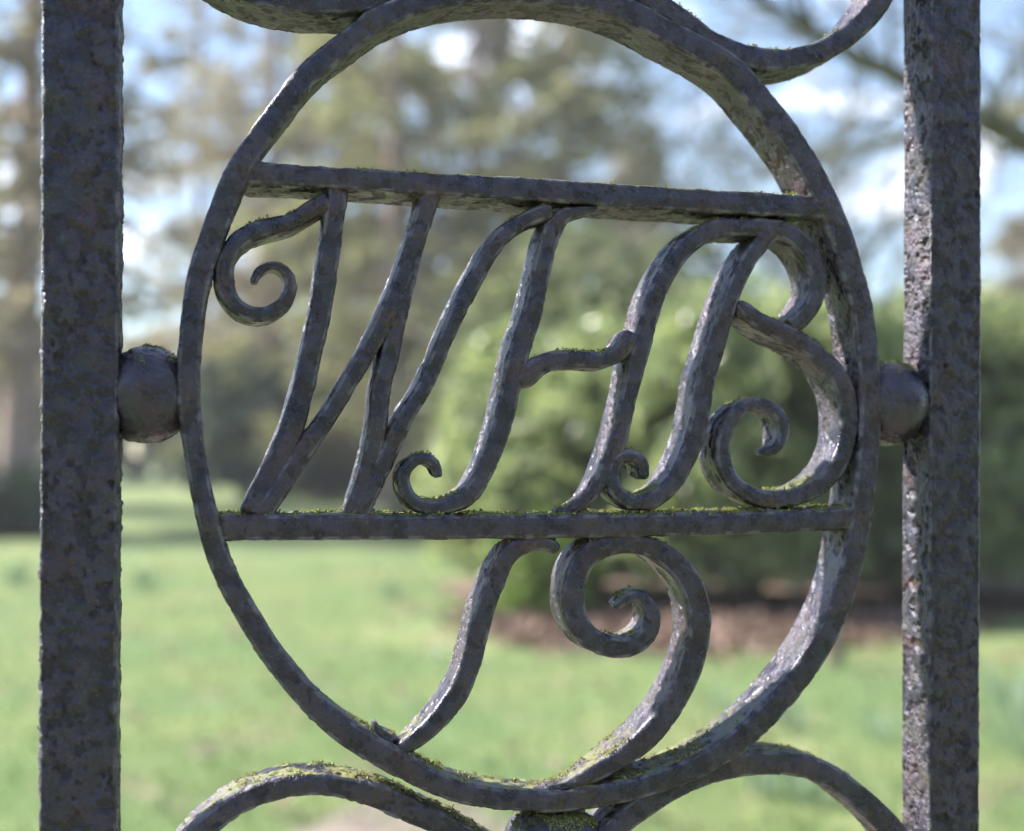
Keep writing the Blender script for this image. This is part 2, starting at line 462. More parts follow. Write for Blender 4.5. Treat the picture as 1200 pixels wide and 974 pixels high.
shrub('dark_evergreen_bush', 'low dark evergreen bush at the foot of the pinkish trunk on the left edge', 'bush', (-3.26, 23.92), 1.6, 1.2, 1.25, 900, 7, 0.22, 0.10, DARK_LEAF, BARK_GREY, 23)
shrub('pale_green_bush', 'pale grey-green bush at the far lawn edge below the iron W', 'bush', (3.95, 39.66), 1.8, 1.4, 2.0, 900, 7, 0.26, 0.12, WOOD_FAR, BARK_GREY, 24)
shrub('dark_evergreen_bush', 'low dark bush beyond the lawn, above the iron rail between the curl and the ring', 'bush', (4.45, 23.07), 1.0, 0.9, 0.9, 600, 7, 0.2, 0.09, DARK_LEAF, BARK_GREY, 25)

# ------------------------------------------------------------------ trees
def conifer(name, label, loc, h, r_base, z_crown, n_br, mat, seed, trunk_r, per=95, leaf=0.55, droop=0.35, bark=None, twig=0.16, gap=0.0):
    """A tapered trunk, whorls of drooping boughs, needle sprays hung along each bough."""
    r = np.random.default_rng(seed)
    root = empty(name, (loc[0], loc[1], 0.0)); tag(root, label, 'tree', 'trees beyond the lawn')
    n = 14; z = np.linspace(-0.2, h, n)
    wob = np.cumsum(r.normal(size=(n, 2)) * 0.05, 0)
    tp = np.stack([wob[:, 0], wob[:, 1], z], 1)
    v, f = tube(tp, trunk_r * (1 - 0.93 * np.linspace(0, 1, n) ** 0.9) * np.where(z < 0.3, 1.25, 1.0), 12)
    mesh_object('trunk', v, f, bark or BARK, root)
    tubes, P, Dn, V = [], [], [], []
    for k in range(n_br):
        t = (k + r.random()) / n_br
        zz = z_crown + (h * 0.98 - z_crown) * t
        ln = r_base * (1 - t) ** 0.75 * (0.6 + 0.55 * r.random()) + 0.4
        if r.random() < gap: continue
        a = r.random() * 2 * math.pi
        m = 7; s = np.linspace(0, 1, m)
        rise = 0.25 - 0.5 * r.random()
        out = np.array([math.cos(a), math.sin(a), 0.0])
        o = np.array([np.interp(zz, z, wob[:, 0]), np.interp(zz, z, wob[:, 1]), zz])
        pts = o + out[None] * (s * ln)[:, None] + np.array([0, 0, 1.0])[None] * (rise * ln * s - droop * ln * s ** 2)[:, None]
        tubes.append(tube(pts, trunk_r * 0.20 * (1 - 0.85 * s) * (1 - 0.6 * t), 5))
        q = max(12, int(1.35 * per * ln / r_base))
        u = 0.12 + 0.9 * r.random(q) ** 0.8
        c = np.stack([np.interp(u, s, pts[:, i]) for i in range(3)], 1)
        lat = np.cross(out, [0, 0, 1.0])
        off = (r.random(q) - 0.5) * 0.75 * ln * (0.25 + 0.6 * u)
        nc = max(2, int(q / 11)); own = r.integers(0, nc, q)          # needles sit in tufts, with clear gaps between
        off = off[own]; c = c[own] + lat[None] * off[:, None] + r.normal(size=(q, 3)) * np.array([0.22, 0.22, 0.17])
        P.append(c); Dn.append(out[None] * 0.7 + lat[None] * np.sign(off)[:, None] * 0.6 + r.normal(size=(q, 3)) * 0.35 + np.array([0, 0, -0.45]))
        V.append(np.clip(r.random(nc)[own] * 0.6 + r.random(q) * 0.4, 0, 1))
    v, f = join(tubes)
    mesh_object('boughs', v, f, bark or BARK, root)
    P = np.concatenate(P); Dn = np.concatenate(Dn); V = np.concatenate(V)
    v, f, a = leaves(P, Dn, unit(r, len(P)) + np.array([0, 0, 0.6]), leaf * (0.6 + 0.8 * r.random(len(P))), twig * (0.7 + 0.6 * r.random(len(P))), seed, V)
    mesh_object('crown', v, f, mat, root, False, {'var': a})
    return root

conifer('pine_tree', 'tree with a pinkish bare trunk at the left edge, outside the left post', (-3.22, 24.94), 17, 3.4, 3.2, 95, TWIG_BROWN, 31, 0.42, 75, 0.32, 0.15)
conifer('conifer_tree', 'brownish conifer left of the left gate post', (-8.53, 36.52), 20, 4.6, 2.0, 100, NEEDLE, 32, 0.4)
conifer('conifer_tree', 'dark-footed conifer right of the bright gap, behind the left of the ring', (2.52, 44.13), 23, 6.4, 3.0, 125, TWIG_BROWN, 33, 0.45, 105, 0.42, 0.2, gap=0.15)
conifer('conifer_tree', 'thin far tree just right of the bright gap beside the left post', (0.3, 52.9), 25, 3.6, 3.0, 95, TWIG_BROWN, 40, 0.35, 75, 0.36, 0.17, gap=0.15)
conifer('conifer_tree', 'olive green conifer behind the upper left of the ring', (5.32, 36.24), 22, 4.9, 2.2, 125, NEEDLE, 34, 0.42, 112, 0.42, 0.23)
conifer('conifer_tree', 'tall reddish-brown conifer behind the middle of the ring', (8.73, 40.55), 24, 5.2, 3.0, 125, TWIG_BROWN, 35, 0.5, 108, 0.42, 0.23)
conifer('conifer_tree', 'broad olive conifer behind the iron H', (9.64, 33.13), 18, 4.0, 1.5, 115, NEEDLE, 36, 0.4, 108, 0.46, 0.25)
conifer('conifer_tree', 'distant slim pale-trunked tree behind the foot of the iron W', (5.05, 45.57), 19, 2.4, 7.5, 60, TWIG_BROWN, 37, 0.33, 90, 0.6, 0.3)
conifer('conifer_tree', 'low brown conifer behind the right of the iron H', (15.83, 45.0), 14, 4.2, 1.5, 90, TWIG_BROWN, 38, 0.4, 100, 0.6, 0.3)
conifer('conifer_tree', 'far brown tree beyond the right gate post', (29.05, 39.72), 10.5, 3.4, 2.0, 80, TWIG_BROWN, 39, 0.3, 100, 0.6, 0.3)

def bare_tree(name, label, loc, trunk, radii, boughs, seed, bark, twig_len, n_twig):
    """Leafless tree: trunk, named boughs given as polylines, and fine twigs along them."""
    r = np.random.default_rng(seed)
    root = empty(name, (loc[0], loc[1], 0.0)); tag(root, label, 'tree')
    o = np.array([loc[0], loc[1], 0.0])
    v, f = tube(np.array(trunk) - o, radii, 14); mesh_object('trunk', v, f, bark, root)
    tw = []
    for pts, r0, r1 in boughs:
        P = np.array(pts, float) - o
        t = np.linspace(0, len(P) - 1, 40)
        Q = np.stack([np.interp(t, np.arange(len(P)), P[:, i]) for i in range(3)], 1)
        Q = np.stack([np.convolve(np.pad(Q[:, i], 3, 'edge'), np.ones(7) / 7, 'valid') for i in range(3)], 1)
        Q += np.cumsum(r.normal(size=Q.shape) * 0.006, 0)
        R = np.linspace(r0, r1, 40)
        v, f = tube(Q, R, 9); mesh_object('bough', v, f, bark, root)
        for k in range(n_twig):
            i = r.integers(4, 39)
            d = (Q[min(i + 1, 39)] - Q[i - 1]); d /= np.linalg.norm(d)
            d = d * 0.6 + unit(r, 1)[0] * 0.8 + np.array([0, 0, 0.25]); d /= np.linalg.norm(d)
            ln = twig_len * (0.4 + r.random()); p = Q[i]; pp = [p]
            for s in range(5):
                d = d + r.normal(size=3) * 0.2; d[2] += 0.02; d /= np.linalg.norm(d); pp.append(pp[-1] + d * ln / 5)
                for s2 in range(2):
                    e = d + r.normal(size=3) * 0.6; e /= np.linalg.norm(e)
                    l2 = ln * 0.35
                    tw.append(tube([pp[-1], pp[-1] + e * l2 * 0.5, pp[-1] + e * l2 + r.normal(size=3) * 0.03], [R[i] * 0.12 + 0.002, R[i] * 0.08 + 0.002, 0.0015], 4))
            tw.append(tube(pp, np.linspace(R[i] * 0.32 + 0.003, 0.002, 6), 5))
    v, f = join(tw); tag(mesh_object('twigs', v, f, bark, root), kind='stuff')
    return root

def pt(xy, z): return (xy[0], xy[1], z)
bare_tree('bare_lichened_tree', 'leafless tree with a mossy bough reaching in from the right edge', (5.04, 5.02),
    [pt((5.04, 5.02), -0.1), pt((5.04, 5.01), 1.4), pt((4.95, 5.04), 2.4), pt((5.15, 5.19), 4.2), pt((5.39, 5.34), 6.5)], [0.30, 0.22, 0.2, 0.14, 0.05],
    [([pt((4.97, 5.03), 2.42), pt((4.21, 4.8), 2.75), pt((3.69, 4.73), 2.91), pt((3.33, 4.71), 3.05), pt((2.9, 4.71), 3.25), pt((2.56, 4.79), 3.44), pt((2.12, 4.9), 3.68)], 0.085, 0.014),
     ([pt((5.05, 5.12), 2.9), pt((4.98, 5.85), 3.5), pt((4.73, 6.74), 3.55), pt((4.23, 7.48), 3.5), pt((3.69, 8.12), 3.3)], 0.08, 0.012),
     ([pt((5.15, 5.19), 3.6), pt((4.53, 5.14), 4.4), pt((3.77, 5.12), 4.6), pt((3.11, 5.18), 4.4)], 0.08, 0.012),
     ([pt((5.19, 5.18), 3.0), pt((6.14, 5.36), 3.9), pt((7.16, 5.53), 4.2)], 0.09, 0.02)],
    51, BARK_GREY, 0.75, 24)
bare_tree('bare_garden_tree', 'leafless spreading tree against the blue sky behind the rhododendron bank', (9.87, 19.69),
    [pt((9.87, 19.69), -0.1), pt((9.84, 19.7), 2.0), pt((10.01, 19.65), 4.0), pt((9.94, 19.67), 7.0)], [0.28, 0.22, 0.17, 0.05],
    [([pt((9.87, 19.69), 2.2), pt((8.68, 19.46), 4.2), pt((7.53, 19.23), 5.6), pt((6.86, 19.39), 7.4)], 0.11, 0.02),
     ([pt((9.9, 19.68), 2.8), pt((11.1, 19.9), 4.6), pt((12.38, 20.1), 5.8), pt((13.71, 19.78), 6.4)], 0.11, 0.02),
     ([pt((9.98, 19.66), 3.6), pt((9.58, 20.79), 5.6), pt((9.18, 21.4), 8.0)], 0.09, 0.02),
     ([pt((9.98, 19.66), 4.0), pt((10.16, 18.59), 5.9), pt((10.25, 18.05), 7.8)], 0.09, 0.02),
     ([pt((9.87, 19.69), 2.4), pt((8.32, 20.07), 3.8), pt((7.05, 20.38), 4.6)], 0.08, 0.015),
     ([pt((9.9, 19.68), 2.4), pt((10.77, 18.44), 3.9), pt((11.98, 18.14), 4.4)], 0.08, 0.015)],
    52, BARK_GREY, 2.2, 34)

# ------------------------------------------------------------------ far wood, one mass
def far_wood():
    r = np.random.default_rng(61)
    P, V = [], []
    for k in range(230):
        u = -700 + 2600 * r.random()
        if 110 < u < 215: continue
        zc = 62 + 30 * r.random()
        cx = (u - 600) / 1514 * zc; th = math.radians(13.7)
        x, y = cx * math.cos(th) + zc * math.sin(th), -cx * math.sin(th) + zc * math.cos(th)
        h = 5.0 + 5.0 * r.random(); w = 2.2 + 1.6 * r.random()
        n = 260
        d = unit(r, n) * (0.55 + 0.5 * r.random(n))[:, None]
        P.append(np.stack([x + d[:, 0] * w, y + d[:, 1] * w, np.maximum(0.1, h * 0.5 + d[:, 2] * h * 0.5)], 1))
        V.append(np.clip(r.random() * 0.6 + r.random(n) * 0.4, 0, 1))
    for k in range(70):                       # unseen trees added behind the viewer to darken reflections in the iron
        an = math.radians(180 + (r.random() - 0.5) * 130); q = 13 + 9 * r.random()
        x, y = math.sin(an) * q, math.cos(an) * q; h = 3 + 2.5 * r.random(); w = 1.6 + r.random(); n = 200
        d = unit(r, n) * (0.55 + 0.5 * r.random(n))[:, None]
        P.append(np.stack([x + d[:, 0] * w, y + d[:, 1] * w, np.maximum(0.1, h * 0.5 + d[:, 2] * h * 0.5)], 1))
        V.append(np.clip(r.random() * 0.6 + r.random(n) * 0.4, 0, 1))
    P = np.concatenate(P); V = np.concatenate(V); n = len(P)
    v, f, a = leaves(P, unit(r, n), unit(r, n), 0.9 + 0.7 * r.random(n), 0.55 + 0.3 * r.random(n), 61, V)
    tag(mesh_object('far_woodland', v, f, WOOD_FAR, None, False, {'var': a}), 'brownish green woodland along the far side of the lawn', 'woodland', kind='stuff')
far_wood()

# ------------------------------------------------------------------ grass, fallen leaves, flowers
def grass():
    r = np.random.default_rng(71)
    n = 70000
    zc = 2.6 + 15 * r.random(n) ** 1.5
    u = -350 + 1900 * r.random(n)
    cx = (u - 600) / 1514 * zc; th = math.radians(13.7)
    x, y = cx * math.cos(th) + zc * math.sin(th), -cx * math.sin(th) + zc * math.cos(th) - 0.55
    ok = ~((np.abs(x - 0.15) < 0.55) & (y < 4.3))
    bed = ((x - 4.46) / 3.6) ** 2 + ((y - 9.38) / 2.0) ** 2 < 0.8
    ok &= ~bed
    x, y = x[ok], y[ok]; n = len(x)
    p = np.stack([x, y, ground_height(x, y) - 0.004], 1)
    d = np.stack([r.normal(size=n) * 0.45, r.normal(size=n) * 0.45, np.ones(n)], 1)
    v, f, a = leaves(p, d, unit(r, n), 0.035 + 0.04 * r.random(n), 0.007 + 0.004 * r.random(n), 71)
    tag(mesh_object('grass', v, f, GRASS, None, False, {'var': a}), 'short green grass blades of the lawn', 'grass', kind='stuff')
grass()
def litter():
    r = np.random.default_rng(72)
    n = 9000
    t = r.random(n)
    cx_ = np.interp(t, [0, .2, .4, .6, .8, 1], [2.44, 2.84, 3.33, 3.96, 4.71, 6.07])
    cy_ = np.interp(t, [0, .2, .4, .6, .8, 1], [9.77, 9.36, 9.14, 9.09, 9.11, 9.71])
    x = cx_ + r.normal(size=n) * 0.25; y = cy_ + r.normal(size=n) * 0.55
    k = 500; zc = 4.0 + 14 * r.random(k); q = -0.62 + 1.25 * r.random(k)          # strays blown over the lawn
    x[:k] = q * zc + zc * 0.24; y[:k] = zc * 0.97 - q * zc * 0.24
    p = np.stack([x, y, ground_height(x, y) + 0.035 + 0.03 * r.random(n)], 1)
    d = unit(r, n); d[:, 2] *= 0.3
    v, f, a = leaves(p, d, unit(r, n) * 0.5 + np.array([0, 0, 1.0]), 0.10 + 0.05 * r.random(n), 0.05 + 0.02 * r.random(n), 72)
    tag(mesh_object('fallen_leaves', v, f, LITTER, None, False, {'var': a}), 'reddish brown fallen leaves under the rhododendrons', 'leaves', kind='stuff')
litter()

def clump(label, loc, h, n_leaf, n_flower, seed):
    n_leaf = int(n_leaf * 0.55)
    r = np.random.default_rng(seed)
    root = empty('daffodil_clump', (loc[0], loc[1], float(ground_height(np.array(loc[0]), np.array(loc[1])))))
    tag(root, label, 'daffodils', 'daffodil clumps in the lawn')
    a = r.random(n_leaf) * 2 * math.pi; q = r.random(n_leaf) ** 0.5 * h * 0.28
    base = np.stack([np.cos(a) * q, np.sin(a) * q, np.full(n_leaf, -0.01)], 1)
    d = np.stack([np.cos(a) * 0.3 + r.normal(size=n_leaf) * 0.12, np.sin(a) * 0.3 + r.normal(size=n_leaf) * 0.12, np.ones(n_leaf)], 1)
    v, f, va = leaves(base, d, unit(r, n_leaf), h * (0.7 + 0.4 * r.random(n_leaf)), 0.016 + 0.008 * r.random(n_leaf), seed)
    mesh_object('leaf_tuft', v, f, DAFF, root, False, {'var': va})
    for k in range(n_flower):
        aa = r.random() * 6.28; qq = r.random() * h * 0.25
        b = np.array([math.cos(aa) * qq, math.sin(aa) * qq, 0.0]); tp = b + np.array([r.normal() * 0.04, r.normal() * 0.04, h * (0.95 + 0.15 * r.random())])
        v, f = tube([b, (b + tp) / 2 + r.normal(size=3) * 0.01, tp], [0.003, 0.003, 0.0025], 5)
        st = mesh_object('flower_stem', v, f, DAFF, root, True, {'var': np.full(len(v), 0.5)})
        face = np.array([r.normal() * 0.4, -1.0, 0.1]); face /= np.linalg.norm(face)
        s = np.cross(face, [0, 0, 1.0]); s /= np.linalg.norm(s); u2 = np.cross(s, face)
        an = np.arange(6) * math.pi / 3
        pd = np.cos(an)[:, None] * s + np.sin(an)[:, None] * u2
        v, f, va = leaves(np.repeat(tp[None], 6, 0), pd + face * 0.15, np.repeat(face[None], 6, 0), 0.036, 0.024, seed + k)
        v2, f2 = tube([tp, tp + face * 0.012, tp + face * 0.026], [0.006, 0.009, 0.014], 8)
        f2 = np.concatenate([f2[:, [0, 1, 2]], f2[:, [0, 2, 3]]])
        mesh_object('flower', np.concatenate([v, v2]), np.concatenate([f, f2 + len(v)]), PETAL, st, False, {'var': np.concatenate([va, np.zeros(len(v2))])})
CLUMPS = [
    ('bluish daffodil leaf clump just right of the right gate post', (4.22, 5.52), 0.36, 70, 0),
    ('tall daffodil clump at the right edge of the lawn, lowest in view', (3.75, 4.71), 0.34, 60, 0),
    ('small daffodil clump on the lawn near the inside of the right ring side', (2.77, 6.08), 0.20, 32, 0),
    ('daffodil leaf clump on the lawn just outside the lower right of the ring', (2.94, 5.53), 0.22, 34, 0),
    ('daffodil clump with pale flowers under the lower right scroll', (2.38, 4.22), 0.22, 40, 4),
    ('daffodil leaf clump under the lower right scroll, left of the pale-flowered one', (2.26, 4.35), 0.20, 34, 0),
    ('far daffodil clump on the lawn left of the hooked lower stroke', (1.78, 11.78), 0.26, 60, 3),
    ('far pale-flowered daffodil clump at the left edge of the lawn', (-1.89, 14.32), 0.30, 80, 8),
    ('far pale-flowered daffodil clump between left post and ring', (-0.55, 13.58), 0.26, 60, 5),
    ('daffodil leaf clump left of the right gate post, low on the lawn', (3.23, 5.15), 0.20, 30, 0),
]
for i, (lab, loc, h, nl, nf) in enumerate(CLUMPS): clump(lab, loc, h, nl, nf, 300 + i)
def daisy():
    x, y = (1.55, 7.92)
    root = empty('white_flower', (x, y, float(ground_height(np.array(x), np.array(y))))); tag(root, 'single pale flower low in the open lawn', 'flower')
    v, f = tube([(0, 0, -0.01), (0.004, 0, 0.05), (0.0, 0, 0.10)], [0.003, 0.003, 0.003], 5)
    mesh_object('flower_stem', v, f, DAFF, root, True, {'var': np.full(len(v), 0.5)})
    an = np.arange(10) * math.pi / 5
    pd = np.stack([np.cos(an), 0 * an - 0.25, np.sin(an)], 1)
    v, f, va = leaves(np.tile([0, 0, 0.11], (10, 1)), pd, np.tile([0, -1.0, 0.4], (10, 1)), 0.05, 0.03, 5)
    mesh_object('petals', v, f, PETAL, root, False, {'var': np.ones(len(v))})
daisy()

def stake():
    x, y = (4.09, 7.2)
    n = 12; z = np.linspace(-0.1, 0.56, n); r = np.random.default_rng(5)
    v, f = tube(np.stack([x + 0.012 * np.sin(z * 5), y + 0 * z, z], 1), np.concatenate([0.036 + 0.002 * r.normal(size=n - 2), [0.033, 0.001]]), 10)
    tag(mesh_object('wooden_stake', v, f, STAKE_WOOD), 'short dark wooden stake standing on the lawn before the rhododendrons', 'stake')
stake()

# ------------------------------------------------------------------ the gate
# Centre lines of the front faces, in the plane of the gate: (x, z above eye height, bar width), millimetres.
RING = [(-3.4,27.1,9.2),(-2.4,50.4,9.6),(0.7,74.1,9.9),(7.6,95.6,10.3),(14.5,114.4,10.3),(22.2,129.0,9.9),(33.8,145.8,10.0),(45.9,162.1,10.0),(61.3,175.8,10.1),(78.8,189.2,10.3),(103.7,199.7,10.5),(130.2,204.6,10.8),(153.5,205.4,11.0),(172.0,204.0,11.3),(189.2,199.7,11.5),(207.5,191.9,11.7),(223.9,185.1,12.0),(239.4,176.8,12.5),(252.4,164.0,12.6),(266.9,148.0,12.6),(277.7,132.8,12.6),(291.2,107.6,12.3),(299.5,84.8,11.9),(303.9,69.3,11.8),(307.0,46.1,11.5),(308.1,24.1,11.1),(307.4,4.0,11.3),(304.3,-22.8,11.5),(299.5,-46.0,11.4),(293.8,-66.6,11.7),(284.6,-84.7,11.8),(273.8,-100.1,12.0),(259.7,-115.3,12.0),(244.8,-127.9,12.0),(229.3,-137.3,11.6),(213.6,-143.7,11.1),(186.4,-150.2,10.5),(160.1,-152.7,9.9),(139.1,-151.4,9.7),(122.6,-148.8,10.0),(108.6,-145.0,10.2),(96.2,-139.1,10.5),(85.8,-133.0,10.7),(71.5,-124.2,11.4),(59.5,-115.9,11.0),(48.7,-106.0,10.4),(38.0,-93.3,9.8),(29.2,-81.2,9.7),(21.5,-68.4,9.7),(13.5,-53.6,9.5),(7.2,-37.2,9.3),(2.4,-17.7,8.9),(-1.3,4.6,8.9)]
UPPER_RAIL = [(17.7,118.8,9.6),(34.5,118.8,9.3),(59.5,118.5,9.1),(96.2,118.1,9.6),(134.1,118.0,10.1),(173.2,117.4,10.3),(213.6,116.7,10.5),(255.4,116.5,10.6),(289.0,116.3,10.4)]
LOWER_RAIL = [(6.6,-29.7,10.6),(34.5,-29.9,11.1),(59.5,-30.1,11.2),(111.2,-30.7,10.7),(189.2,-31.0,10.7),(255.4,-30.3,10.6),(304.8,-28.8,10.4)]
W_SCROLL = [(55.9,110.5,6.6),(52.3,108.2,7.1),(45.1,103.5,7.5),(38.0,99.1,7.5),(30.1,97.0,7.8),(22.2,94.0,8.0),(16.1,89.6,7.9),(12.2,83.4,7.7),(10.9,76.2,7.6),(11.9,69.2,7.4),(15.6,63.3,7.1),(21.7,60.0,7.0),(28.3,60.1,6.7),(33.8,63.0,6.3),(37.6,68.0,5.8),(38.3,73.6,5.2),(36.7,78.0,4.7),(33.6,80.4,4.2),(29.2,80.4,3.9),(25.9,78.4,3.7),(23.9,75.3,3.3),(23.2,72.7,3.0)]
W_STEM = [(58.8,117.7,8.3),(57.0,103.1,8.5),(55.9,94.0,8.8),(54.8,86.8,9.1),(52.3,68.6,9.3),(49.6,54.1,9.3),(47.8,46.9,9.1),(44.1,30.6,9.6),(39.6,14.4,9.9),(32.7,-3.6,10.6),(23.9,-22.3,11.3),(21.7,-27.2,11.5)]
W_DIAGONAL = [(24.4,-27.6,8.4),(36.3,-9.9,8.5),(45.1,3.6,8.2),(55.0,18.1,7.9),(63.1,31.7,7.7),(70.4,43.7,8.0),(75.9,53.8,8.2),(81.8,66.7,8.4),(87.8,81.6,8.6),(93.2,96.5,8.6),(97.9,112.3,8.5),(99.9,119.3,8.3)]
W_DOWNSTROKE = [(92.9,95.5,7.8),(89.5,81.6,8.1),(86.0,67.8,8.4),(83.2,55.8,8.4),(81.4,46.6,8.4),(77.5,31.0,8.4),(75.7,17.3,8.0),(73.6,3.6,8.4),(70.4,-10.0,9.1),(66.6,-24.5,10.0),(65.4,-29.1,10.0)]
W_UPSTROKE = [(66.0,-28.6,8.2),(75.0,-9.1,8.4),(81.4,3.7,8.3),(87.8,17.4,7.7),(94.3,27.6,7.4),(100.4,40.1,7.2),(96.7,30.8,7.0),(102.3,44.3,7.2),(108.4,58.7,7.4),(114.2,70.5,7.6),(120.7,82.3,7.8),(126.4,91.8,7.8),(132.2,98.5,7.6),(139.9,104.0,7.4),(147.6,107.6,7.3),(154.5,109.4,6.5)]
H_STEM = [(174.7,110.8,2.3),(169.2,110.2,4.0),(163.3,109.0,5.6),(158.4,106.9,7.3),(154.5,102.3,8.8),(152.0,96.5,8.9),(149.6,87.5,8.9),(146.6,74.2,9.3),(143.3,61.0,9.6),(139.4,50.6,10.0),(135.5,36.5,9.6),(133.3,25.2,9.4),(130.2,13.1,9.2),(126.9,3.7,8.8),(122.6,-6.5,8.4),(117.4,-14.9,8.3),(110.3,-19.9,7.8),(101.8,-22.1,7.0),(94.3,-21.3,6.6),(89.0,-17.2,6.4),(86.6,-11.0,6.1),(87.6,-5.7,5.9),(91.3,-2.0,5.5),(96.2,-0.9,5.2),(100.1,-3.2,4.8),(101.7,-6.9,4.5),(101.5,-9.4,3.7)]
H_CROSSBAR = [(139.9,30.5,5.8),(141.6,34.7,8.6),(146.6,39.5,8.7),(154.5,42.8,8.5),(164.3,43.5,8.0),(174.2,43.0,7.6),(178.2,43.3,7.4),(184.4,46.8,7.6),(188.4,52.6,7.3),(190.7,56.9,5.9)]
H_DOWNSTROKE = [(259.7,106.1,8.7),(246.9,105.7,8.8),(236.4,105.5,8.9),(228.1,103.3,9.1),(220.3,98.8,9.1),(213.6,92.5,9.1),(208.5,85.0,8.9),(204.4,77.9,9.0),(201.1,70.2,9.2),(198.1,60.5,9.4),(195.8,51.8,9.4),(193.2,42.1,9.0),(190.7,32.5,8.4),(188.2,22.9,8.4),(184.4,8.6,8.2),(180.8,-1.0,8.1),(176.2,-10.5,7.3),(170.2,-18.5,6.0),(162.8,-23.2,4.6),(154.5,-24.5,2.5)]
LONG_STROKE = [(261.3,105.8,8.4),(255.4,100.7,8.4),(250.1,94.6,8.5),(244.8,86.6,8.4),(240.8,78.9,8.4),(237.5,70.7,8.5),(234.5,61.9,8.7),(231.7,52.5,8.9),(228.6,42.8,9.1),(225.7,33.0,9.3),(222.1,13.6,9.3),(216.7,-1.5,9.0),(209.5,-13.0,8.4),(200.3,-19.4,7.8),(192.2,-20.9,7.3),(186.2,-18.6,7.2),(182.0,-13.3,7.2),(181.7,-6.9,6.8),(183.7,-2.1,6.1),(187.7,0.0,5.6),(192.2,-0.3,5.6),(195.5,-3.4,5.8),(196.1,-7.5,5.9),(195.1,-10.4,4.8)]
S_BOWL = [(254.3,105.8,7.9),(261.3,105.8,8.4),(268.2,103.7,9.1),(274.9,99.0,9.5),(279.9,92.0,9.5),(282.5,84.4,9.1),(281.8,76.4,8.8),(278.4,69.2,8.6),(272.5,63.1,8.3),(266.6,59.7,7.0)]
S_TAIL = [(241.7,71.1,4.3),(245.9,67.5,6.8),(252.7,62.6,8.3),(261.8,58.3,8.9),(270.4,54.8,9.0),(279.0,50.1,9.1),(286.4,44.5,9.3),(291.8,38.4,9.5),(295.5,30.9,9.6),(297.5,23.0,9.7),(297.8,14.0,9.4),(296.1,4.0,9.1),(291.5,-5.2,9.0),(284.6,-12.7,8.7),(276.8,-17.0,8.3),(268.2,-19.5,7.9),(257.5,-19.9,7.5),(248.0,-17.4,7.5),(240.1,-12.2,7.7),(235.6,-4.9,7.7),(234.5,3.4,7.7),(236.0,11.2,7.5),(240.1,18.5,6.9),(245.9,23.2,6.5),(252.2,24.3,6.3),(258.6,22.8,6.3),(263.1,18.5,6.5),(264.7,12.8,6.4),(263.5,7.1,5.7),(260.7,3.4,4.5),(256.5,2.1,3.5),(253.1,2.5,2.8)]
S_CURL = [(156.2,-42.6,4.2),(152.7,-39.6,6.4),(145.7,-38.3,7.1),(138.7,-39.7,8.0),(133.3,-43.7,8.8),(129.1,-51.1,9.2),(125.3,-60.0,9.6),(122.2,-68.1,9.6),(118.8,-80.6,9.8),(115.7,-92.0,10.0),(110.1,-104.4,10.0),(101.4,-115.1,9.1),(93.6,-121.7,8.0),(87.3,-125.4,6.0),(82.9,-127.7,3.8)]
BOWL_SCROLL = [(182.4,-68.3,3.6),(185.6,-65.3,4.7),(192.4,-62.8,6.1),(198.1,-66.8,7.1),(200.5,-73.8,8.1),(197.3,-81.7,8.9),(188.8,-86.1,9.3),(178.4,-84.9,9.8),(170.0,-80.5,10.3),(164.5,-72.3,10.9),(162.9,-62.8,11.0),(164.5,-53.0,11.1),(169.2,-45.2,10.6),(178.4,-40.4,9.6),(188.8,-39.0,9.2),(200.5,-41.5,9.6),(211.6,-49.0,10.6),(219.4,-59.3,11.3),(223.1,-71.0,11.5),(222.7,-82.6,11.2),(219.8,-94.5,11.2),(214.8,-105.5,11.2),(208.3,-115.7,11.1),(199.3,-126.0,11.0),(187.2,-134.9,10.0),(173.2,-141.8,7.9),(160.5,-145.9,4.6),(149.6,-147.5,2.3)]
CREST_LEFT = [(-19.0,243.2,8.5),(-10.6,221.3,9.3),(-1.0,208.1,10.2),(10.7,200.4,10.6),(23.9,195.5,10.6),(38.0,193.4,10.5),(52.3,193.6,10.5),(68.6,195.7,10.1),(85.1,201.1,9.3)]
CREST_RIGHT = [(187.2,214.0,9.7),(201.3,206.8,10.6),(213.6,199.7,11.1),(227.2,191.1,11.1),(241.5,186.0,10.9),(255.4,184.3,10.7),(269.5,185.3,10.2),(284.6,190.4,10.2),(298.6,199.0,10.4),(309.7,209.5,10.7),(317.2,220.2,11.0),(323.0,234.0,11.0),(326.2,252.5,10.7)]
FOOT_LEFT = [(-15.6,-182.3,9.2),(-7.8,-167.8,9.6),(-2.0,-160.4,10.1),(5.2,-153.5,10.1),(18.3,-145.2,9.8),(33.4,-140.4,9.8),(48.4,-139.5,9.7),(62.0,-141.8,10.0),(77.0,-147.1,11.4),(91.0,-154.2,11.1),(106.3,-161.9,10.5),(119.5,-169.1,9.8),(130.2,-177.3,9.8)]
FOOT_RIGHT = [(169.2,-178.3,10.4),(183.2,-167.1,11.3),(195.3,-159.1,11.7),(209.5,-151.2,11.7),(223.9,-145.9,11.6),(240.6,-142.6,11.5),(257.5,-142.0,11.4),(274.7,-144.5,11.4),(289.9,-150.9,11.1),(303.0,-160.5,11.3),(314.1,-170.1,11.5),(324.4,-181.3,11.8),(332.0,-194.3,11.6)]
THORN = [(74.4,-113.4,1.5),(75.1,-117.1,3.2),(78.4,-121.3,5.7),(83.6,-124.8,7.2)]
POST_LEFT = (-46.3, 30.1)
POST_RIGHT = (351.8, 27.7)
BALL_LEFT = (-20.6, 25.9, 20.5)
BALL_RIGHT = (325.4, 25.6, 20.3)
BALL_FOOT = (156.9, -181.2, 21.7)
